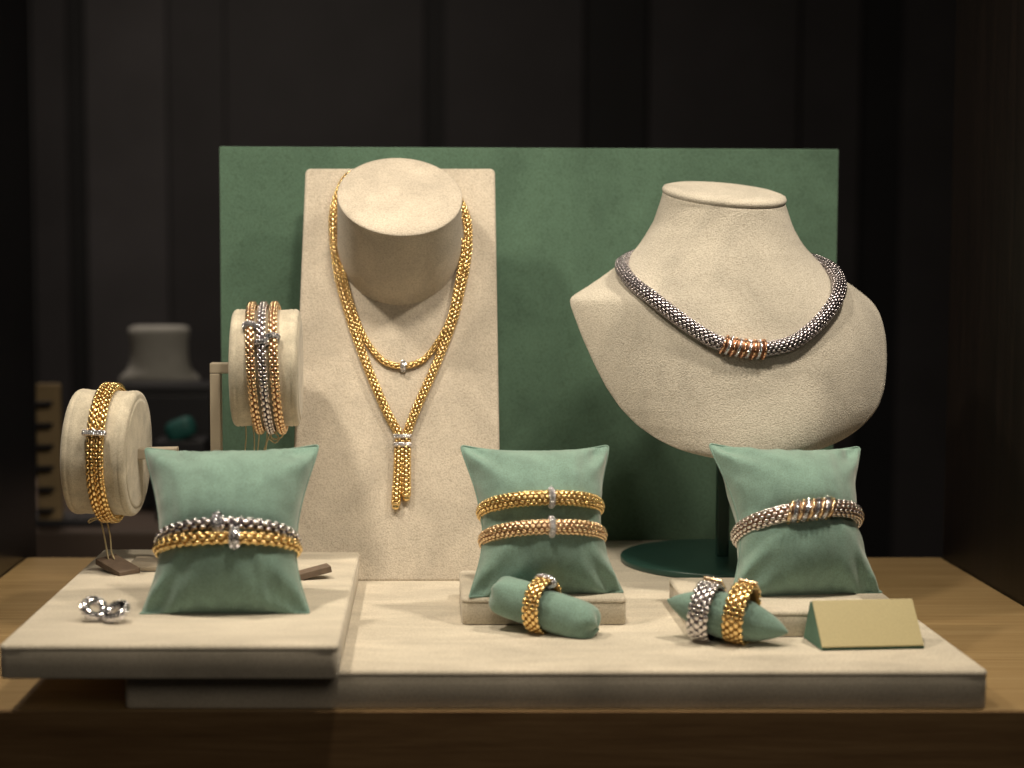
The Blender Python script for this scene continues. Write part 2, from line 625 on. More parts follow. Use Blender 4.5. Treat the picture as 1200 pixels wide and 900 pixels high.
def board(name, x0, x1, y0, y1, z0, z1, label, cat, group=None, lip=0.0032, rc_=0.0045):
    r = thing(name, ((x0 + x1) / 2, (y0 + y1) / 2, z0), label, cat, group)
    ins = lambda d, z, f=1.0: rrect(x0 + d, x1 - d, y0 + d, y1 - d, max(0.0008, rc_ - d), z)
    zt_ = z1 - lip
    MB().add(*loft([ins(0.0020, z0), ins(0.0009, z0 + 0.0003), ins(0.0004, z0 + 0.0012), ins(0.0004, zt_ - 0.0006), ins(0.0006, zt_ - 0.0001), ins(0.0010, zt_)], True, True)).build('side_band', M['beige_flat'], r)
    e_ = 0.0024
    rg_ = [ins(0.0008, zt_ + 0.00005), ins(0.0002, zt_ + 0.0002), ins(0.0, zt_ + 0.0006)]
    for i_ in range(6):
        a_ = math.pi / 2 * i_ / 5
        rg_.append(ins(e_ * (1 - math.cos(a_)), z1 - e_ + e_ * math.sin(a_)))
    rg_.append(ins(0.0045, z1 + 0.00006))
    top = MB().add(*loft(rg_, True, True)).build('padded_top', M['beige_flat'], r)
    return r


pf0 = onz(145, 831, 0.0)
pf1 = onz(1158, 831, 0.0)
board('display_board', pf0[0], pf1[0], YF + 0.0012, 1.345, 0.0, ZP, 'large low beige suede board lying on the oak counter under everything', 'display board')
ta, tb_ = onz(-2, 797, ZP), onz(397, 797, ZP)
ZT = 0.0414
tray = board('display_tray', ta[0], tb_[0], ta[1], 1.181, ZP + 0.0003, ZT, 'thick beige suede tray overhanging the big board at its left end', 'display tray')
ca, cb = onz(541, 733, ZP), onz(735, 733, ZP)
ZC = 0.0395
board('pillow_plinth', ca[0], cb[0], ca[1], ca[1] + 0.092, ZP + 0.0003, ZC, 'small beige suede plinth under the pillow with two gold bracelets', 'plinth', 'small suede plinths under pillows')
ra, rb = onz(812, 747, ZP), onz(1030, 747, ZP)
ZR = 0.0384
board('pillow_plinth', ra[0], rb[0], ra[1], ra[1] + 0.105, ZP + 0.0003, ZR, 'small beige suede plinth under the right pillow, behind the gold card', 'plinth', 'small suede plinths under pillows')

# ------------------------------------------------------------------ green back panel
gl, gr = at(259, 400, 1.305), at(979, 400, 1.338)
zt_g = at(600, 173, 1.32)[2]
gdir = nrm([gr[0] - gl[0], gr[1] - gl[1], 0])
gn = np.array([gdir[1], -gdir[0], 0])
gc = (gl + gr) / 2
gw = np.linalg.norm((gr - gl)[:2])
gp = tag(MB().add(*box((gc[0], gc[1], (zt_g + ZP) / 2) - gn * 0.004, (gw, 0.008, zt_g - ZP), 0.0012, 3, (gdir, -gn, EZ))).build('back_panel', M['green'], None, (gc[0], gc[1], ZP)),
         'large upright green suede panel behind the two necklace displays', 'panel')

# ------------------------------------------------------------------ leaning necklace panel with neck block
p_bl, p_br = onz(338, 681, ZP), onz(588, 681, ZP)
YT = 1.268
p_tl, p_tr = at(358, 197, YT), at(580, 197, YT)
pn = nrm(np.cross(p_br - p_bl, p_tl - p_bl))
if pn[1] > 0:
    pn = -pn
stand = thing('necklace_stand', ((p_bl + p_br) / 2), 'tall beige suede panel leaning back with a slanted round neck block', 'necklace stand')
nu, nv = 24, 40
mb = MB()
outline = []
rc = 0.004
corner = []


def panel_pt(u, v):
    return (p_bl * (1 - u) + p_br * u) * (1 - v) + (p_tl * (1 - u) + p_tr * u) * v


W_, H_ = np.linalg.norm(p_br - p_bl), np.linalg.norm(p_tl - p_bl)
ring2 = []
for cx, cy, a0 in ((1 - rc / W_, 1 - rc / H_, 0), (rc / W_, 1 - rc / H_, 90), (rc / W_, rc / H_, 180), (1 - rc / W_, rc / H_, 270)):
    for i in range(6):
        a_ = R(a0 + 18 * i)
        ring2.append((cx + rc / W_ * math.cos(a_), cy + rc / H_ * math.sin(a_)))
ring2 = np.array(ring2)
thick = 0.008
mid = np.array([0.5, 0.5])
rings = []
for off, ins in ((-thick, 0.0015), (-thick + 0.001, 0.0), (-0.0015, 0.0), (-0.0006, 0.0004), (0.0, 0.0018)):
    rg = []
    for u, v in ring2:
        d = np.array([u, v]) - mid
        uu = 0.5 + d[0] * (1 - 2 * ins / W_)
        vv = 0.5 + d[1] * (1 - 2 * ins / H_)
        rg.append(panel_pt(uu, vv) + pn * off)
    rings.append(rg)
panel_o = MB().add(*loft(rings)).build('lean_panel', M['beige'], stand)
panel_o.data.polygons.foreach_set("use_smooth", [len(p.vertices) == 4 for p in panel_o.data.polygons])
# strut at the back that holds the panel
sb0 = panel_pt(0.5, 0.7) - pn * (thick + 0.001)
MB().add(*tube(Path([sb0, np.array([sb0[0], sb0[1] + 0.022, ZP + 0.002])]), 0.004, 10, 0.02)).build('back_strut', M['bronze'], stand)


def on_panel(px, py, off=0.0):
    return on_plane(px, py, p_bl + pn * off, pn)


nb = on_panel(468, 288)
pu = nrm(p_br - p_bl)
pvv = np.cross(pn, pu)
if pvv[2] < 0:
    pvv = -pvv
nt_n = nrm([0.05, -math.cos(R(50)), math.sin(R(50))])
nt = at(468.5, 231, 1.207)
tu = nrm(EX - np.dot(EX, nt_n) * nt_n)
tv_ = np.cross(nt_n, tu)
roll = R(-6)
tu, tv_ = tu * math.cos(roll) + tv_ * math.sin(roll), tv_ * math.cos(roll) - tu * math.sin(roll)
Rb = 73 * np.dot(nb - EYE, FWD) / FPX
Rt = 73 * np.dot(nt - EYE, FWD) / FPX
a = np.linspace(0, 2 * math.pi, 96, endpoint=False)
base_c = nb + Rb * (np.cos(a)[:, None] * pu + np.sin(a)[:, None] * pvv)
top_c = nt + Rt * (np.cos(a)[:, None] * tu + np.sin(a)[:, None] * tv_)
rings = [base_c * (1 - s) + top_c * s for s in np.linspace(0, 1, 20)]
block = MB().add(*loft(rings, False, False)).build('neck_block', M['beige'], stand)
e = 0.0012
cap = []
for rr_, h in ((1.0, -0.0002), (1.006, 0.0005), (1.004, 0.0012), (0.985, 0.0018), (0.9, 0.0021), (0.5, 0.0022), (0.02, 0.0022)):
    cap.append(nt + nt_n * h + rr_ * (top_c - nt))
MB().add(*loft(cap)).build('block_top', M['beige'], block)

# ------------------------------------------------------------------ gold lariat necklace on the leaning panel
neck = thing('gold_necklace', on_panel(472, 590, 0.003), 'long double strand yellow gold necklace with two tassels on the leaning panel', 'necklace')
r_out = 0.0030
left_px = [(430, 206), (417, 204), (406, 209), (398, 224), (391, 248), (390.5, 272), (393, 300), (399, 333), (412, 378), (425, 415), (438, 448), (454, 484), (467, 508), (468, 520)]
right_px = [(505, 215), (525, 220), (539, 237), (547.5, 260), (548.5, 285), (546, 310), (541, 335), (532, 372), (520, 405), (505, 441), (491, 472), (478, 505), (476, 520)]
strands = []
for pts in (left_px, right_px):
    p = Path(catmull([on_panel(x, y, r_out * 1.05) for x, y in pts], 240), ndir=pn)
    MB().add(*tube(p, r_out * 0.72, 10)).build('strand_core', M['gold_gap_shade'], neck)
    MB().add(*chain(p, r_out * 0.92, r_out * 0.92, 8, 0.0037, (0.46, 0.48, 0.40))).build('chain_links', M['gold'], neck, kind='stuff')
in_px = [(398, 270), (400, 300), (405, 333), (417, 372), (431, 402), (447, 421), (460, 427.5), (472.6, 429), (485, 426.5), (499, 419), (515, 398), (528, 371), (536, 333), (541, 305), (543, 280)]
r_in = 0.0018
lift = [0.004, 0.0032, 0.003, 0.003, 0.0026, 0.0023, 0.0022, 0.0022, 0.0022, 0.0023, 0.0026, 0.003, 0.003, 0.0032, 0.004]
p_in = Path(catmull([on_panel(x, y, l) for (x, y), l in zip(in_px, lift)], 240), ndir=pn)
MB().add(*tube(p_in, r_in * 0.65, 10)).build('inner_core', M['gold_gap_shade'], neck)
MB().add(*chain(p_in, r_in, r_in, 6, 0.0036, (0.47, 0.48, 0.45))).build('inner_chain_links', M['gold'], neck, kind='stuff')
# diamond bead on the inner chain
bc = on_panel(472.6, 429, 0.003)
bead = pave_ring(bc, pu, 0.0026, 0.0016).build('diamond_bead', M['pave'], neck, smooth=False)
MB().add(*lathe(bc - pu * 0.0022, pu, [(0.0019, 0), (0.0024, 0.0005), (0.0024, 0.0039), (0.0019, 0.0044)], 20)).build('bead_core', M['silver'], bead)
# clasp of two bars
for yy_ in (511.7, 521.3):
    c = on_panel(471.6, yy_, 0.0042)
    bar = MB().add(*box(c, (0.0135, 0.0034, 0.0055), 0.0012, 3, (pu, pvv, pn))).build('clasp_bar', M['silver'], neck)
    bx = np.linspace(-0.0052, 0.0052, 8)
    n_ = len(bx)
    mb = MB()
    for dy in (-0.0008, 0.0008):
        P_ = c + bx[:, None] * pu + pn * 0.0028 + dy * pvv
        mb.add(*beads(P_, np.tile(pu, (n_, 1)), np.tile(pvv, (n_, 1)), np.tile(pn, (n_, 1)), (0.0006, 0.0006, 0.0006), BS))
    mb.build('pave_stones', M['pave'], bar, kind='stuff')
for pts in ([(467.5, 524), (466.5, 550), (464.8, 578), (464, 590)], [(476, 524), (476, 550), (476, 570), (476, 580)]):
    p = Path(catmull([on_panel(x, y, 0.0032) for x, y in pts], 80), ndir=pn)
    tas = MB().add(*chain(p, 0.0027, 0.0027, 6, 0.0034, (0.50, 0.52, 0.45))).build('tassel', M['gold'], neck, kind='stuff')
    MB().add(*tube(p, 0.0018, 10)).build('tassel_core', M['gold_gap_shade'], tas)
    e_, T_, _, _ = p.get(np.array([p.len]))
    MB().add(*lathe(e_[0], T_[0], [(0.0020, -0.0005), (0.0033, 0), (0.0033, 0.0012), (0.0022, 0.0016), (0.0028, 0.0028), (0.0020, 0.0042), (0.0003, 0.0048)], 20)).build('end_cap', M['gold'], tas)

# ------------------------------------------------------------------ neck bust
XC = 848
keys = np.array([  # y_px, left width, right width, Y front centre, df, plate blend k
    (229, 71, 71, 1.160, 0.040, 1.0),
    (236, 72.5, 73, 1.160, 0.041, 1.0),
    (262, 82, 80, 1.158, 0.044, 1.0),
    (285, 97, 91, 1.154, 0.050, 1.0),
    (300, 110, 103, 1.150, 0.055, 0.9),
    (315, 127, 119, 1.146, 0.060, 0.75),
    (328, 143, 137, 1.142, 0.063, 0.5),
    (338, 156, 150, 1.138, 0.061, 0.35),
    (346, 168, 160, 1.136, 0.060, 0.2),
    (352, 176, 167, 1.134, 0.059, 0.1),
    (360, 174.5, 174, 1.131, 0.057, 0.05),
    (375, 169, 181, 1.127, 0.055, 0.0),
    (400, 160, 186.5, 1.121, 0.053, 0.0),
    (430, 147, 187.5, 1.115, 0.049, 0.0),
    (460, 132, 185, 1.110, 0.044, 0.0),
    (485, 115, 177, 1.106, 0.038, 0.0),
    (505, 95, 160, 1.103, 0.031, 0.0),
    (520, 72, 138, 1.101, 0.024, 0.0),
    (531, 45, 110, 1.100, 0.013, 0.0),
    (538, 12, 78, 1.100, 0.005, 0.0),
    (542, -18, 48, 1.100, 0.001, 0.0)])
yk = np.concatenate([np.linspace(229, 290, 22), np.linspace(292, 375, 50), np.linspace(378, 520, 44), np.linspace(522, 542, 16)])
yd = np.arange(229, 542.5, 0.5)


def gsm(a_, sig):
    n_ = int(sig * 6)
    pad = np.concatenate([2 * a_[0] - a_[1:n_ + 1][::-1], a_, 2 * a_[-1] - a_[-n_ - 1:-1][::-1]])
    ker = np.exp(-0.5 * ((np.arange(-n_, n_ + 1) * 0.5) / sig) ** 2)
    return np.convolve(pad, ker / ker.sum(), 'same')[n_:-n_]


KI = [np.interp(yk, yd, gsm(np.interp(yd, keys[:, 0], keys[:, i]), sg)) for i, sg in ((1, 3.0), (2, 6.0), (3, 14.0), (4, 8.0), (5, 12.0))]
uu = np.sin(np.linspace(-math.pi / 2, math.pi / 2, 57))
rings = []
nY = 1.160 + 0.040
for y_, wl, wr, yf, df, kb_ in zip(yk, *KI):
    z_ = at(XC, y_, yf)[2]
    ye = yf + df
    kx = (ye * math.cos(PITCH) - (z_ - CAM_H) * math.sin(PITCH)) / FPX
    xl = (XC - PPX - wl) * kx
    xr = (XC - PPX + wr) * kx
    x = (xl + xr) / 2 + uu * (xr - xl) / 2
    prof = np.sqrt(np.clip(1 - uu ** 2, 0, 1))
    prof = prof * kb_ + (1 - np.abs(uu) ** 2.5) * (1 - kb_)
    front = ye - df * prof
    e_ = 0.0085
    back = np.where(kb_ >= 0.999, ye + df * 0.85 * prof, kb_ * (ye + df * 0.85 * prof) + (1 - kb_) * (front + e_))
    back = np.maximum(back, front + 0.0002)
    ring = [np.stack([x, front, np.full_like(x, z_)], -1)]
    # rounded rim
    rim_w = np.maximum(back[-1] - front[-1], 0) * 0.35
    rr1 = [[x[-1] + rim_w, front[-1] * (1 - s) + back[-1] * s, z_] for s in (0.25, 0.5, 0.75)]
    rr0 = [[x[0] - rim_w, front[0] * s + back[0] * (1 - s), z_] for s in (0.25, 0.5, 0.75)]
    ring += [np.array(rr1), np.stack([x, back, np.full_like(x, z_)], -1)[::-1], np.array(rr0)]
    ring = np.concatenate(ring)
    fade = np.clip((300 - y_) / 70, 0, 1) ** 1.3
    ring[:, 2] += fade * ((ring[:, 1] - nY) * 0.22 - (ring[:, 0] - (XC - PPX) * 1.2 / FPX) * 0.075)
    rings.append(ring)
disc_c = onz(846, 659, ZP)
bust = thing('necklace_bust', disc_c, 'beige suede neck bust on a dark green round foot, wearing the silver necklace', 'display bust')
bv, bq, bt = loft(rings)
bust_o = MB().add(bv, bq, bt).build('bust_body', M['bust'], bust)
# padded cap on the neck
c0 = rings[0]
cc = c0.mean(0)
cn = nrm(np.array([0.075, -0.22, 1.0]))
cap = []
for s, h in ((0.985, -0.001), (0.992, 0.0002), (1.012, 0.0012), (1.018, 0.0025), (1.0, 0.0042), (0.9, 0.0056), (0.6, 0.0068), (0.02, 0.0072)):
    cap.append(cc + cn * h + s * (c0 - cc))
MB().add(*loft(cap)).build('neck_cap', M['bust'], bust)
MB().add(*lathe(disc_c, EZ, round_disc(0.076, 0.005, 0.0015), 80)).build('foot_disc', M['lacquer'], bust)
MB().add(*box((disc_c[0], disc_c[1], (ZP + 0.005 + 0.19) / 2), (0.009, 0.009, 0.19 - ZP - 0.005), 0.001, 2)).build('post', M['lacquer'], bust, smooth=False)
MB().add(*box((disc_c[0], disc_c[1] - 0.025, 0.186), (0.009, 0.062, 0.009), 0.001, 2)).build('post_arm', M['lacquer'], bust, smooth=False)
polys = [list(map(int, f)) for f in bq] + [list(map(int, f)) for f in bt]
bvh = BVHTree.FromPolygons([Vector(x) for x in bv], polys)


def on_bust(px, py, off):
    d = nrm(ray(px, py))
    h = bvh.ray_cast(Vector(EYE), Vector(d))
    if h[0] is None:
        return None
    n_ = np.array(h[1])
    if np.dot(n_, d) > 0:
        n_ = -n_
    return np.array(h[0]), n_


# ------------------------------------------------------------------ silver necklace on the bust
rn = 0.0046
sn_px = [(729, 314), (741, 331), (763, 348), (790, 369), (817, 388), (841, 401), (870, 408), (897, 409), (927, 402), (950, 387), (970, 366)]
pts = []
for x, y in sn_px:
    # seat the tube on the bust: find where the camera's line passes one radius above it
    d = nrm(ray(x, y))
    best = None
    for Yq in np.linspace(1.04, 1.24, 160):
        p_ = at(x, y, Yq)
        h = bvh.find_nearest(Vector(p_))
        if h[3] <= rn * 0.97:
            best = p_
            break
    pts.append(best if best is not None else at(x, y, 1.17))
pts = np.array(pts)
left_back = [at(733, 306, pts[0][1] + 0.020), at(752, 299, pts[0][1] + 0.045), at(800, 297, 1.265), at(860, 298, 1.272)]
right_back = [at(983, 343, pts[-1][1] + 0.014), at(981, 324, pts[-1][1] + 0.036), at(965, 310, pts[-1][1] + 0.058), at(920, 298, 1.262)]
loop = np.concatenate([pts, right_back, left_back[::-1]])
pn_ = Path(catmull(loop, 500, True), True, away=at(855, 350, 1.2))
sneck = thing('silver_necklace', at(870, 408, 1.11), 'thick woven white gold necklace with rose gold rings worn by the bust', 'necklace')
MB().add(*tube(pn_, rn * 0.80, 16)).build('necklace_core', M['silver_gap_shade'], sneck)
MB().add(*chain(pn_, rn, rn, 14, 0.0036, (0.46, 0.50, 0.34))).build('woven_links', M['gunmetal'], sneck, kind='stuff')


def ring_cluster(path, xc, span, r, parent, n_gold=5, slant=0.35, prow_=1.12, rm='rose', pv=0.17):
    sx = np.linspace(xc - span / 2, xc + span / 2, 24)
    MB().add(*tube(Path(path.get(sx)[0]), r * (prow_ - 0.06), 16)).build('ring_sleeve', M['rose_gap_shade'], parent)
    xs = np.linspace(-span / 2, span / 2, n_gold * 2 - 1)
    for i, dx in enumerate(xs):
        P_, T_, N_, B_ = [q[0] for q in path.get(np.array([xc + dx]))]
        ax = nrm(T_ + slant * B_ * 0.5)
        if i % 2 == 0:
            pr = Path(circle(P_, ax, r * prow_, 64), True, away=P_)
            g = MB().add(*tube(pr, r * 0.21, 10, 0.001))
            g.build('rose_gold_ring', M[rm], parent)
            b_ = MB()
            aa = np.linspace(0, 2 * math.pi, 10, endpoint=False)
            q_, t_, n2, b2 = pr.get(aa / (2 * math.pi) * pr.len)
            b_.add(*beads(q_ + n2 * r * 0.10, t_, n2, b2, (r * 0.17,) * 3, BT))
            b_.build('ring_studs', M[rm], parent, kind='stuff')
        else:
            pave_ring(P_, ax, r * prow_ * 0.97, r * pv).build('diamond_ring', M['pave'], parent, smooth=False)


ring_cluster(pn_, pn_.near(at(871, 408, pts[6][1])), 0.0265, rn, sneck, prow_=1.32, rm='copper')

# ------------------------------------------------------------------ pillows and the bracelets on them


class Pillow:
    def __init__(s, O, yaw, lean, rollr, L, wb_, ww, wt, T, v0, label, ears=(0.004, 0.005), wl=0.0, seed=1, bulge=0.0):
        s.O = np.array(O)
        n0 = np.array([math.sin(yaw), -math.cos(yaw), 0])
        ex = np.array([math.cos(yaw), math.sin(yaw), 0])
        s.n = n0 * math.cos(lean) + EZ * math.sin(lean)
        s.a = -n0 * math.sin(lean) + EZ * math.cos(lean)
        s.x = ex * math.cos(rollr) + s.a * math.sin(rollr)
        s.a = s.a * math.cos(rollr) - ex * math.sin(rollr)
        s.L, s.v0, s.T = L, v0, T
        s.args = (wb_, ww, wt)
        z0 = s.O[2]
        root = thing('pillow', s.O, label, 'pillow', 'sage green display pillows')
        nu_, nv_ = 72, 64
        U = np.sin(np.linspace(-math.pi / 2, math.pi / 2, nu_ + 1))
        V = 0.5 - 0.5 * np.cos(np.linspace(0, math.pi, nv_ + 1))
        u, v = np.meshgrid(U, V, indexing='ij')
        sgn = {}
        for side in (1, -1):
            q = s.surf(u, v, side, ears, seed)
            q[..., 2] = np.maximum(q[..., 2], z0 + 0.0004)
            sgn[side] = q
        n1, n2 = u.shape
        mb = MB()
        f = grid_faces(n1, n2, False)
        mb.add(sgn[1].reshape(-1, 3), f)
        mb.add(sgn[-1].reshape(-1, 3), f[:, ::-1])
        body = mb.build('pillow_body', M['pillow'], root)
        bm = bmesh.new()
        bm.from_mesh(body.data)
        bmesh.ops.remove_doubles(bm, verts=bm.verts, dist=0.00003)
        bmesh.ops.recalc_face_normals(bm, faces=bm.faces)
        bm.to_mesh(body.data)
        bm.free()
        # seam round the edge
        g = sgn[1]
        loop_ = np.concatenate([g[:, 0], g[-1, 1:], g[::-1, -1][1:], g[0, ::-1][1:-1]])
        keep = [loop_[0]]
        for q in loop_[1:]:
            if np.linalg.norm(q - keep[-1]) > 0.0015:
                keep.append(q)
        sp = Path(np.array(keep), True)
        MB().add(*tube(sp, 0.0007, 6, 0.0012)).build('seam', M['pillow'], root)
        s.root = root

    def width(s, v):
        wb_, ww, wt = s.args
        d = np.where(v < s.v0, (s.v0 - v) / s.v0, (v - s.v0) / (1 - s.v0))
        we = np.where(v < s.v0, wb_, wt)
        return ww + (we - ww) * d ** 1.9

    def surf(s, u, v, side, ears, seed):
        sv = 2 * v - 1
        w_ = s.width(v)
        eb, et = ears
        y = v * s.L + et * np.abs(u) ** 3 * np.clip(sv, 0, 1) ** 6 - eb * np.abs(u) ** 3 * np.clip(-sv, 0, 1) ** 6
        plump = np.clip(1 - np.abs(sv) ** 2.6, 0, 1) ** 0.62
        au = np.clip(1 - np.abs(u) ** 2.0, 0, 1)
        au = au ** (0.44 + 0.40 * np.abs(sv) ** 3)
        waist = 1 - 0.20 * np.exp(-((v - s.v0) / 0.07) ** 2)
        t = s.T * plump * au * waist
        # folds: gathers by the bracelets and at the corners, soft dents elsewhere
        out = np.zeros(u.shape)
        for i in range(u.shape[0]):
            for j in range(u.shape[1]):
                a_, b_ = u[i, j], v[i, j]
                q = noise.noise(Vector((a_ * 2.2, b_ * 2.6, seed * 7.3 + side)))
                g_ = math.exp(-((b_ - s.v0) / 0.13) ** 2) * math.sin(a_ * 17 + 3 * noise.noise(Vector((a_ * 3, b_ * 3, seed)))) * 0.5
                k_ = noise.noise(Vector((a_ * 6, b_ * 2.0, seed * 3.1 + side)))
                sb_ = 2 * b_ - 1
                c_ = (abs(a_) * abs(sb_)) ** 2.2 * math.sin(11 * (abs(a_) - abs(sb_)) + 2.0 * noise.noise(Vector((a_ * 2, b_ * 2, seed * 1.7))))
                e_ = math.exp(-(1 - abs(a_)) / 0.16) * noise.noise(Vector((a_ * 1.5, b_ * 13, seed * 2.3))) + math.exp(-(1 - abs(sb_)) / 0.16) * noise.noise(Vector((a_ * 13, b_ * 1.5, seed * 4.1)))
                out[i, j] = 0.0024 * q + 0.0010 * g_ + 0.0010 * k_ + 0.0060 * c_ + 0.0020 * e_
        t = np.maximum(t + out * np.minimum(1, t / 0.006), 0)
        rnd = (np.abs(u) * np.abs(sv)) ** 16
        x = w_ * u * (1 - 0.018 * rnd)
        y = y - 0.010 * s.L * sv * rnd
        return s.O + x[..., None] * s.x + y[..., None] * s.a + (side * t)[..., None] * s.n

    def ellipse(s, v, a_, b_, tilt=0.0, twist=0.0, n=240):
        th = np.linspace(0, 2 * math.pi, n, endpoint=False)
        c = s.O + s.a * v * s.L
        sq = lambda q, p: np.sign(q) * np.abs(q) ** p
        X, Z = a_ * sq(np.cos(th), 0.92), b_ * sq(np.sin(th), 0.92)
        P_ = c + X[:, None] * s.x + Z[:, None] * s.n + (X * twist + Z * tilt)[:, None] * s.a
        return Path(P_, True, away=c)


def bracelet(path, r, rows, pitch, m, core, name, label, group, rh=None, fill=(0.5, 0.5, 0.42), phase=0.0):
    rh = r if rh is None else rh
    P_ = path.P
    base = P_[np.argmin(P_[:, 2])]
    b_ = thing(name, base, label, 'bracelet', group)
    MB().add(*tube(path, r * 0.78, 12, 0.002, rh * 0.78)).build('band_core', core, b_)
    MB().add(*chain(path, r, rh, rows, pitch, fill, phase=phase)).build('woven_links', m, b_, kind='stuff')
    return b_


def front_x(path, px, py):
    """arc position where the path passes nearest a picture point, on the near side"""
    d = nrm(ray(px, py))
    v = path.P - EYE
    dist = np.linalg.norm(v - (v @ d)[:, None] * d, axis=1)
    dist = dist + np.where(path.P[:, 1] > path.P[:, 1].mean(), 1.0, 0)
    return path.L[np.argmin(dist)]


BG = 'bracelets on the pillows'
# left pillow, silver over gold
o = onz(264, 719, ZT)
pl = Pillow(o, R(0), R(33), R(1.2), 0.106, 0.0510, 0.0408, 0.0548, 0.0330, 0.385, 'sage green pillow on the raised tray, wearing a silver and a gold bracelet', seed=1)
e1 = pl.ellipse(0.425, 0.0405, 0.0325, -0.04)
e2 = pl.ellipse(0.385, 0.0410, 0.0335, -0.20)
b = bracelet(e1, 0.0029, 6, 0.0054, M['silver'], M['silver_gap_shade'], 'silver_bracelet', 'white gold bead bracelet, upper one on the left pillow', BG, fill=(0.46, 0.5, 0.5))
q = e1.get(np.array([front_x(e1, 254, 616)]))
pave_ring(q[0][0], q[1][0], 0.0042, 0.0026).build('diamond_bead', M['pave'], b, smooth=False)
b = bracelet(e2, 0.0029, 6, 0.0054, M['gold'], M['gold_gap_shade'], 'gold_bracelet', 'yellow gold bead bracelet, lower one on the left pillow', BG, fill=(0.46, 0.5, 0.5))
q = e2.get(np.array([front_x(e2, 274, 634)]))
pave_ring(q[0][0], q[1][0], 0.0040, 0.0025).build('diamond_bead', M['pave'], b, smooth=False)

# middle pillow, two woven gold bracelets
o = onz(641, 697, ZC)
pm = Pillow(o, R(9), R(26), R(-1.0), 0.0955, 0.0510, 0.0382, 0.0500, 0.0320, 0.46, 'sage green pillow on the small middle plinth, wearing two gold bracelets', seed=2)
for v_, mm, core, nm, lb, py in ((0.565, 'gold', 'gold_gap_shade', 'gold_bracelet', 'woven yellow gold bracelet, upper one on the middle pillow', 583),
                                 (0.368, 'rose', 'rose_gap_shade', 'rose_gold_bracelet', 'woven rose gold bracelet, lower one on the middle pillow', 617)):
    e_ = pm.ellipse(v_ + 0.02, 0.0374, 0.0325, -0.07)
    b = bracelet(e_, 0.0043, 10, 0.0034, M[mm], M[core], nm, lb, BG, rh=0.0034, fill=(0.46, 0.50, 0.34))
    q = e_.get(np.array([front_x(e_, 647, py)]))
    pave_ring(q[0][0], q[1][0], 0.0050, 0.0016).build('diamond_ring', M['pave'], b)

# right pillow, one woven bracelet with a row of rings
o = onz(946, 697, ZR)
pr_ = Pillow(o, R(10), R(30), R(-2.5), 0.0990, 0.0510, 0.0388, 0.0530, 0.0330, 0.46, 'sage green pillow on the right plinth, wearing one ringed bracelet', seed=3)
e3 = pr_.ellipse(0.465, 0.0386, 0.0335, -0.03, 0.10)
b = bracelet(e3, 0.0052, 12, 0.0039, M['pale_rose'], M['rose_gap_shade'], 'ringed_bracelet', 'woven white gold bracelet with rose gold and diamond rings on the right pillow', BG, rh=0.0038, fill=(0.46, 0.48, 0.36))
ring_cluster(e3, front_x(e3, 949, 598), 0.0250, 0.0056, b, 5, 0.95, prow_=1.14, pv=0.23)

# ------------------------------------------------------------------ ring bolsters


def bolster(c, ax, half, rad, pointed, label, seed):
    ax = nrm(ax)
    root = thing('ring_bolster', c - np.array([0, 0, rad]), label, 'ring bolster', 'sage green ring bolsters')
    u = nrm(np.cross(ax, EZ))
    w_ = np.cross(u, ax)
    n = 48
    a_ = np.linspace(0, 2 * math.pi, n, endpoint=False)
    rings_ = []
    for t in np.sin(np.linspace(-math.pi / 2, math.pi / 2, 46)):
        if pointed:
            rr_ = rad * max(0.03, (1 - abs(t) ** 1.75)) ** 0.72
            fl = 1.0
        else:
            rr_ = rad * (1 - 0.10 * abs(t) ** 8) * max(0.002, (1 - abs(t) ** 12)) ** 0.42
            fl = 1.0
        c_ = c + ax * half * t
        nz = np.array([noise.noise(Vector((math.cos(x) * 1.5, math.sin(x) * 1.5, t * 3 + seed * 5))) for x in a_])
        rx = rr_ * (1 + 0.07 * nz)
        # flattened, cornered ends
        sq = abs(t) ** 4 * 0.12
        rx = rx * (1 + sq * np.cos(4 * (a_ - 0.6))) if not pointed else rx
        hx = np.zeros(n)
        if not pointed:
            hx = 0.0008 * abs(t) ** 8 * np.cos(4 * (a_ - 0.6)) * np.sign(t)
        rings_.append(c_ + rx[:, None] * (np.cos(a_)[:, None] * u + np.sin(a_)[:, None] * w_) + hx[:, None] * ax)
    MB().add(*loft(rings_)).build('bolster_body', M['pillow'], root)
    ln = Path(np.array([x[int(n * 0.60)] for x in rings_]))
    MB().add(*tube(ln, 0.0004, 6)).build('seam', M['pillow'], root)
    return root, ax, u, w_


def finger_ring(c, ax, rad, half_w, m, core, name, label, rows=10, pitch=0.0046, plate=None, pave_at=None):
    root = thing(name, c - np.array([0, 0, rad]), label, 'ring', 'rings on the bolsters')
    p = Path(circle(c, ax, rad, 120), True, away=c)
    MB().add(*tube(p, half_w * 0.86, 16, 0.001, 0.0016)).build('ring_core', core, root)
    mb = MB()
    nr = rows // 2
    n_ = int(round(p.len / pitch))
    sp_ = 2 * half_w / nr
    for k_ in range(nr):
        o_ = (k_ - (nr - 1) / 2) * sp_
        x_ = (np.arange(n_) + 0.5 * (k_ % 2)) * p.len / n_
        P_, T_, N_, B_ = p.get(x_)
        g_ = o_ / half_w
        nn = nrm(N_ + 0.55 * g_ * B_)
        mb.add(*beads(P_ + o_ * B_ + N_ * 0.0019 * (1 - 0.45 * g_ * g_), T_, np.cross(nn, T_), nn, (p.len / n_ * 0.46, sp_ * 0.56, 0.0009)))
    mb.build('woven_links', m, root, kind='stuff')
    return root, p


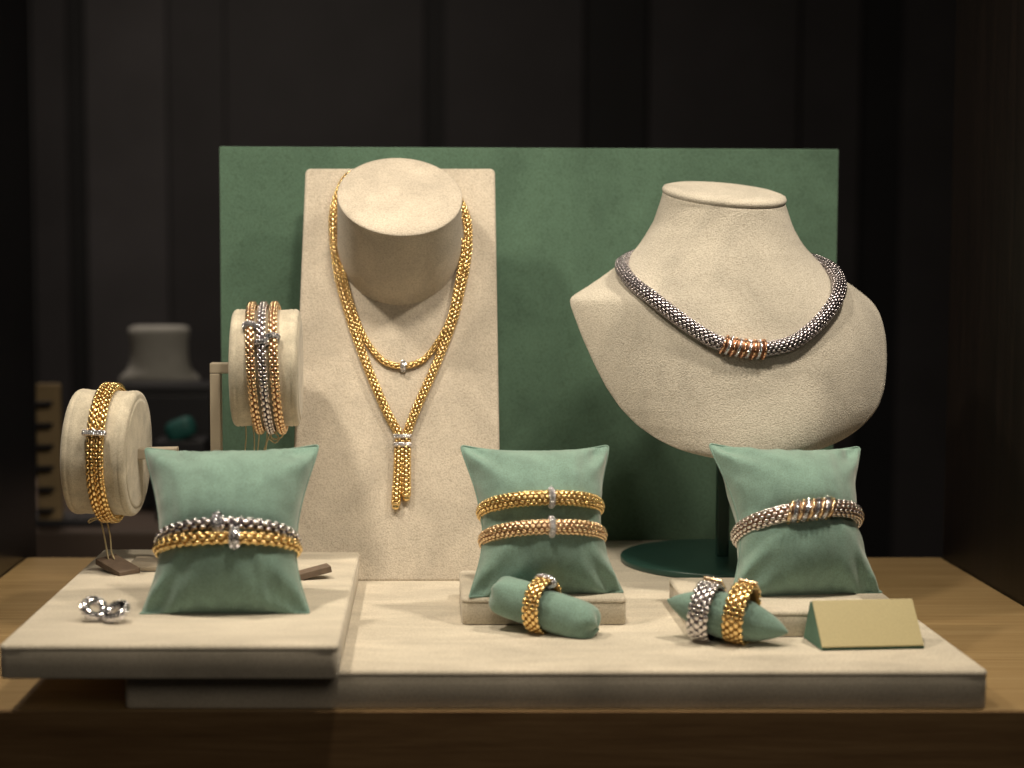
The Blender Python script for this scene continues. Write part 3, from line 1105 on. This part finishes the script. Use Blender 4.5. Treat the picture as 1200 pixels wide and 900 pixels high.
# middle: blunt bolster with one gold ring
ZB = ZP
c1 = np.array(at(638, 714, 1.000))
ax1 = nrm([0.060, -0.024, -0.0165])
bolster(c1, ax1, 0.0345, 0.0125, False, 'blunt sage green ring bolster lying in front of the middle plinth', 4)
rc1 = c1 - ax1 * 0.0015
rc1[2] = ZP + 0.0165
root, p = finger_ring(rc1, nrm([0.82, -0.50, -0.05]), 0.0150, 0.0056, M['gold'], M['gold_gap_shade'], 'gold_ring', 'woven yellow gold ring with diamond band on the blunt bolster')
q = p.get(np.array([p.near(rc1 + np.array([0.004, 0.0, 0.015]))]))
mb = MB()
for dx in (-0.0010, 0.0010):
    s_ = p.near(q[0][0]) + dx
    P_, T_, N_, B_ = [z[0] for z in p.get(np.array([s_]))]
    ax_ = T_
    prr = Path(np.array([P_ + 0.0064 * math.cos(x) * B_ + (0.0034) * math.sin(x) * N_ for x in np.linspace(0, 2 * math.pi, 48, endpoint=False)]), True, away=P_)
    mb.add(*tube(prr, 0.0007, 8, 0.001))
    mb.add(*chain(prr, 0.0010, 0.0010, 6, 0.0011, (0.5, 0.5, 0.5), tpl=BS))
mb.build('diamond_band', M['pave'], root, smooth=False)

# right: pointed bolster with silver and gold rings
c2 = np.array(at(852, 722, 0.975))
ax2 = nrm([0.066, -0.022, -0.014])
bolster(c2, ax2, 0.0365, 0.0135, True, 'pointed sage green ring bolster in front of the right plinth', 5)
for t_, mm, core, nm, lb, axr in ((-0.0125, 'silver', 'silver_gap_shade', 'white_gold_ring', 'woven white gold ring with a rose plate, left on the pointed bolster', [0.86, -0.46, -0.12]),
                                  (0.0085, 'gold', 'gold_gap_shade', 'gold_ring', 'woven yellow gold ring with a diamond plate, right on the pointed bolster', [0.86, -0.46, -0.12])):
    rc = c2 + ax2 * t_
    rc[2] = ZP + 0.0176
    root, p = finger_ring(rc, nrm(axr), 0.0158, 0.0066, M[mm], M[core], nm, lb, 10, 0.0050)
    up = nrm(np.array([0.30, 0.45, 0.85]))
    an = nrm(axr)
    up = nrm(up - np.dot(up, an) * an)
    tx = np.cross(up, an)
    pc = rc + up * 0.0182
    plate = MB().add(*box(pc, (0.0118, 0.0150, 0.0022), 0.0009, 3, (an, tx, up))).build('ring_plate', M['rose'], root)
    mb = MB()
    gx, gy = np.meshgrid(np.linspace(-0.0040, 0.0040, 6), np.linspace(-0.0055, 0.0055, 8))
    P_ = pc + up * 0.0011 + gx.reshape(-1, 1) * an + gy.reshape(-1, 1) * tx
    n_ = len(P_)
    mb.add(*beads(P_, np.tile(an, (n_, 1)), np.tile(tx, (n_, 1)), np.tile(up, (n_, 1)), (0.0008, 0.0008, 0.0009), BS))
    mb.build('plate_stones', M['pave'], plate, kind='stuff')
    dn = -up
    if mm == 'silver':
        mb = MB()
        for j in range(14):
            aa = -0.7 + 1.4 * j / 13
            d_ = nrm(dn * math.cos(aa) + (-tx) * math.sin(aa) * -1)
            P_ = (rc + d_ * 0.0172 + an * 0.0035 * math.sin(j * 2.1))[None]
            mb.add(*beads(P_, an[None], np.cross(d_, an)[None], d_[None], (0.0026, 0.0015, 0.0012), BT))
        mb.build('lower_stones', M['silver'], root, kind='stuff')

# ------------------------------------------------------------------ name card
w0, w1 = onz(963, 763, ZP), onz(1083, 760.5, ZP)
cdir = nrm([w1[0] - w0[0], w1[1] - w0[1], 0])
cback = np.array([-cdir[1], cdir[0], 0])
cw = np.linalg.norm(w1 - w0)
card = thing('name_card', (w0 + w1) / 2, 'blank gold fronted card on a green wedge at the right front', 'name card')
prof = [(0.0, 0.0004), (0.034, 0.0004), (0.023, 0.0245), (0.0205, 0.0245)]
rg = []
for s in (0.0, cw):
    rg.append([w0 + cdir * s + cback * d + EZ * h for d, h in prof])
MB().add(*loft(rg)).build('wedge', M['card_green'], card, smooth=False)
f0, f1 = np.array(prof[0]), np.array(prof[3])
sl = cback * (f1[0] - f0[0]) + EZ * (f1[1] - f0[1])
fl = np.linalg.norm(sl)
sl = nrm(sl)
fn = nrm(np.cross(cdir, sl))
if fn[1] > 0:
    fn = -fn
MB().add(*box(w0 + cdir * cw / 2 + sl * (fl / 2 + 0.0008) + EZ * 0.0006 + fn * 0.0009, (cw - 0.0004, fl - 0.0008, 0.0012), 0.0003, 2, (cdir, sl, fn))).build('gold_plate', M['card'], card, smooth=False)

# ------------------------------------------------------------------ bracelet rolls on stands


def drum(c, ax, half, rad, side, foot_z, arm_len, label, name='bracelet_roll'):
    ax = nrm(ax)
    root = thing(name, (c[0], c[1], foot_z), label, 'bracelet stand', 'suede bracelet rolls on metal stands')
    e_ = 0.0035
    pr = []
    for i in range(6):
        q_ = math.pi / 2 * i / 5
        pr.append((rad - e_ + e_ * math.sin(q_), -half + e_ - e_ * math.cos(q_)))
    hs = half - 0.0045
    pr += [(rad, -hs - 0.0008), (rad - 0.0007, -hs), (rad, -hs + 0.0008)]
    for s in np.linspace(-hs + 0.004, hs - 0.004, 14):
        pr.append((rad - 0.0003 + 0.0003 * math.cos(s * 300), s))
    pr += [(rad, hs - 0.0008), (rad - 0.0007, hs), (rad, hs + 0.0008)]
    for i in range(6):
        q_ = math.pi / 2 * i / 5
        pr.append((rad - e_ + e_ * math.cos(q_), half - e_ + e_ * math.sin(q_)))
    body = MB().add(*lathe(c, ax, pr, 96)).build('roll_body', M['drum'], root)
    for sg in (-1, 1):
        MB().add(*lathe(c + ax * sg * (half - 0.0004), ax * sg, [(rad - 0.005, -0.001), (rad - 0.0052, 0.0006), (rad - 0.008, 0.0009), (0.0005, 0.0009)], 64)).build('end_cap', M['drum'], body)
    # flat-bar stand: arm out of the hub, post down, foot plate
    d0 = c + ax * side * (half - 0.002)
    d1 = np.array([c[0] + side * (half + arm_len), c[1] + ax[1] * side * half, c[2]])
    hd = nrm(d1 - d0)
    bh = 0.0072
    MB().add(*box((d0 + d1) / 2, (np.linalg.norm(d1 - d0), 0.012, bh), 0.0008, 2, (hd, np.cross(EZ, hd), EZ))).build('stand_arm', M['bronze'], root, smooth=False)
    zp0 = foot_z + 0.0035
    MB().add(*box((d1[0] - side * bh / 2, d1[1], (d1[2] - bh / 2 + zp0) / 2), (bh, 0.012, d1[2] - bh / 2 - zp0), 0.0008, 2)).build('stand_post', M['bronze'], root, smooth=False)
    MB().add(*box((d1[0] - side * 0.01, d1[1], foot_z + 0.00195), (0.045, 0.04, 0.003), 0.0008, 2)).build('stand_foot', M['bronze'], root, smooth=False)
    return root, ax


Y1 = 1.115
cA = at(126, 530, Y1)
kA = Y1 / FPX
drA, axA = drum(cA, [1, -0.06, -0.03], 0.0215, 74 * kA, 1, ZT, 0.0262, 'beige suede bracelet roll with one gold bracelet, far left on the tray')
Y2 = 1.155
cB = at(313, 431, Y2)
kB = Y2 / FPX
drB, axB = drum(cB, [1, 0.02, 0.0], 0.0232, 69 * kB, -1, ZT, 0.0162, 'beige suede bracelet roll with three bracelets beside the leaning panel')
RGp = 'bracelets on the suede rolls'


def roll_ring(c, ax, off, rad, tilt):
    ax = nrm(ax)
    n_ = nrm(ax + np.array(tilt))
    return Path(circle(c + ax * off, n_, rad, 180), True, away=c + ax * off)


rdA = 74 * kA
# left: one bracelet of two gold rows joined by a diamond bar
prow = [roll_ring(cA, axA, o_, rdA + 0.0024, (0, 0, 0.03)) for o_ in (0.0000, 0.0056)]
bA = thing('gold_bracelet', cA - np.array([0, 0, rdA]), 'double row yellow gold bracelet on the far left suede roll', 'bracelet', RGp)
for p in prow:
    MB().add(*tube(p, 0.0018, 10)).build('band_core', M['gold_gap_shade'], bA)
    MB().add(*chain(p, 0.0024, 0.0022, 6, 0.0046, (0.46, 0.5, 0.5), phase=math.pi / 6)).build('woven_links', M['gold'], bA, kind='stuff')
q0 = prow[0].get(np.array([front_x(prow[0], 106, 508)]))
q1 = prow[1].get(np.array([front_x(prow[1], 118, 508)]))
cm = (q0[0][0] + q1[0][0]) / 2
MB_ = MB().add(*box(cm + q0[2][0] * 0.002, (0.0165, 0.0040, 0.0050), 0.0015, 3, (axA, nrm(np.cross(q0[2][0], axA)), q0[2][0])))
bar = MB_.build('diamond_bar', M['silver'], bA)
gx, gy = np.meshgrid(np.linspace(-0.0068, 0.0068, 11), np.linspace(-0.0012, 0.0012, 3))
P_ = cm + q0[2][0] * 0.0046 + gx.reshape(-1, 1) * axA + gy.reshape(-1, 1) * nrm(np.cross(q0[2][0], axA))
n_ = len(P_)
MB().add(*beads(P_, np.tile(axA, (n_, 1)), np.tile(nrm(np.cross(q0[2][0], axA)), (n_, 1)), np.tile(q0[2][0], (n_, 1)), (0.0007,) * 3, BS)).build('bar_stones', M['pave'], bar, kind='stuff')

rdB = 69 * kB
for o_, mm, core, nm, lb, bp, bm_ in ((-0.0075, 'rose', 'rose_gap_shade', 'rose_gold_bracelet', 'rose gold bracelet with a dark bead, left of three on the upper roll', (301, 383), 'dark_pave'),
                                      (0.0003, 'silver', 'silver_gap_shade', 'silver_bracelet', 'white gold bracelet between two rose ones on the upper roll', (312, 403), 'pave'),
                                      (0.0081, 'rose', 'rose_gap_shade', 'rose_gold_bracelet', 'rose gold bracelet with a pale diamond bead, right of three on the upper roll', (325, 394), 'pave')):
    p = roll_ring(cB, axB, o_, rdB + 0.0028, (0, 0, 0.06))
    b = bracelet(p, 0.0024, 6, 0.0048, M[mm], M[core], nm, lb, RGp, rh=0.0023, fill=(0.46, 0.5, 0.5), phase=math.pi / 6)
    q = p.get(np.array([front_x(p, *bp)]))
    pave_ring(q[0][0], q[1][0], 0.0031, 0.0018).build('diamond_bead', M[bm_], b, smooth=False)

# cords and leather price tags
cdg = 'price tags on cords'
t1 = onz(139, 668, ZT)
tg = thing('price_tag', t1, 'dark leather price tag on the tray under the far left roll', 'price tag', cdg)
td = nrm(onz(166, 673, ZT) - onz(112, 659, ZT))
tc_ = onz(138, 670, ZT) + EZ * 0.0038
tilt_n = nrm(EZ + td * 0.10 + np.array([0, -0.12, 0]))
td = nrm(td - np.dot(td, tilt_n) * tilt_n)
MB().add(*box(tc_, (0.030, 0.016, 0.0042), 0.0005, 2, (td, np.cross(tilt_n, td), tilt_n))).build('tag_body', M['tag'], tg, smooth=False)
hp = tc_ - td * 0.008 + tilt_n * 0.0022
bot = cA - np.array([0, 0, rdA + 0.003]) - axA * 0.004
for dx, bend in ((-0.002, -0.004), (0.002, 0.002)):
    P_ = catmull([bot + np.array([dx, 0, 0.002]), (bot * 0.6 + hp * 0.4) + np.array([dx + 0.001, -0.002, 0]), (bot * 0.2 + hp * 0.8) + np.array([bend * 0.5, 0.001, 0]), hp + np.array([dx, 0, 0])], 40)
    MB().add(*tube(Path(P_), 0.0006, 6)).build('cord', M['cord'], tg)
kn = bot + np.array([-0.004, -0.001, 0.001])
P_ = catmull([kn + np.array(x) for x in ((0, 0, 0), (-0.004, -0.002, -0.001), (-0.006, 0, -0.004), (-0.002, 0.001, -0.002), (0.003, 0, 0))], 30)
MB().add(*tube(Path(P_), 0.0006, 6)).build('cord', M['cord'], tg)

t2 = onz(362, 680, ZT)
tg2 = thing('price_tag', t2, 'dark leather price tag poking out behind the left pillow', 'price tag', cdg)
td2 = nrm([1.0, 0.30, 0.22])
n2_ = nrm(EZ - np.dot(EZ, td2) * td2)
MB().add(*box(onz(364, 678, ZT) + EZ * 0.004 - td2 * 0.002, (0.030, 0.012, 0.0042), 0.0005, 2, (td2, np.cross(n2_, td2), n2_))).build('tag_body', M['tag'], tg2, smooth=False)
bB = cB - np.array([0, 0, rdB + 0.002])
cs = thing('tag_cords', bB, 'thin knotted tan cords hanging below the upper roll', 'cord')
for x0, x1, dy in ((288, 287, 0), (296, 298, 1), (303, 302, 2), (313, 311, 1), (320, 309, 2)):
    P_ = catmull([at(x0, 499, Y2), at((x0 + x1) / 2 + 1, 512, Y2 - 0.002 * dy), at(x1, 530, Y2), at(x1 - 2, 560, Y2), onz(x1 - 4, 652, ZT) + EZ * 0.0008], 50)
    MB().add(*tube(Path(P_), 0.00045, 6)).build('cord', M['cord'], cs)
P_ = catmull([at(x, y, Y2 - 0.003) for x, y in ((311, 503), (326, 506), (333, 500), (331, 511), (322, 515), (317, 511), (322, 507), (327, 514), (322, 519), (314, 514), (311, 528))], 90)
MB().add(*tube(Path(P_), 0.00065, 6)).build('knotted_cord', M['cord'], cs)

# ------------------------------------------------------------------ pair of diamond hoops on the tray
for px, py, axv, lb in ((111, 716, [0.40, -0.50, 0.72], 'left of two diamond hoop earrings lying on the tray'),
                        (136, 718, [-0.35, -0.40, 0.84], 'right of two diamond hoop earrings lying on the tray')):
    axv = nrm(axv)
    Rr, r_ = 0.0055, 0.0028
    c = onz(px, py, ZT + 0.0055)
    low = (Rr * math.sqrt(1 - axv[2] ** 2) + r_)
    c[2] = ZT + low + 0.0003
    er = thing('hoop_earring', (c[0], c[1], ZT), lb, 'earring', 'pair of diamond hoops')
    pc = circle(c, axv, Rr, 120)
    p = Path(pc, True, away=c)
    hp_ = MB().add(*tube(p, r_, 16, 0.0006)).build('hoop', M['bright'], er)
    st = MB()
    for ph in (-0.5, 0.0, 0.5, 1.0):
        n_ = 17
        P_, T_, N_, B_ = p.get((np.arange(n_) + (ph % 1.0)) * p.len / n_)
        rad_ = math.cos(ph) * N_ + math.sin(ph) * B_
        st.add(*beads(P_ + rad_ * r_, T_, np.cross(rad_, T_), rad_, (0.0008, 0.0008, 0.0006), BS))
    st.build('pave_stones', M['pave'], hp_, smooth=False, kind='stuff')

for o in S.objects:
    if '_loc' in o:
        del o['_loc']
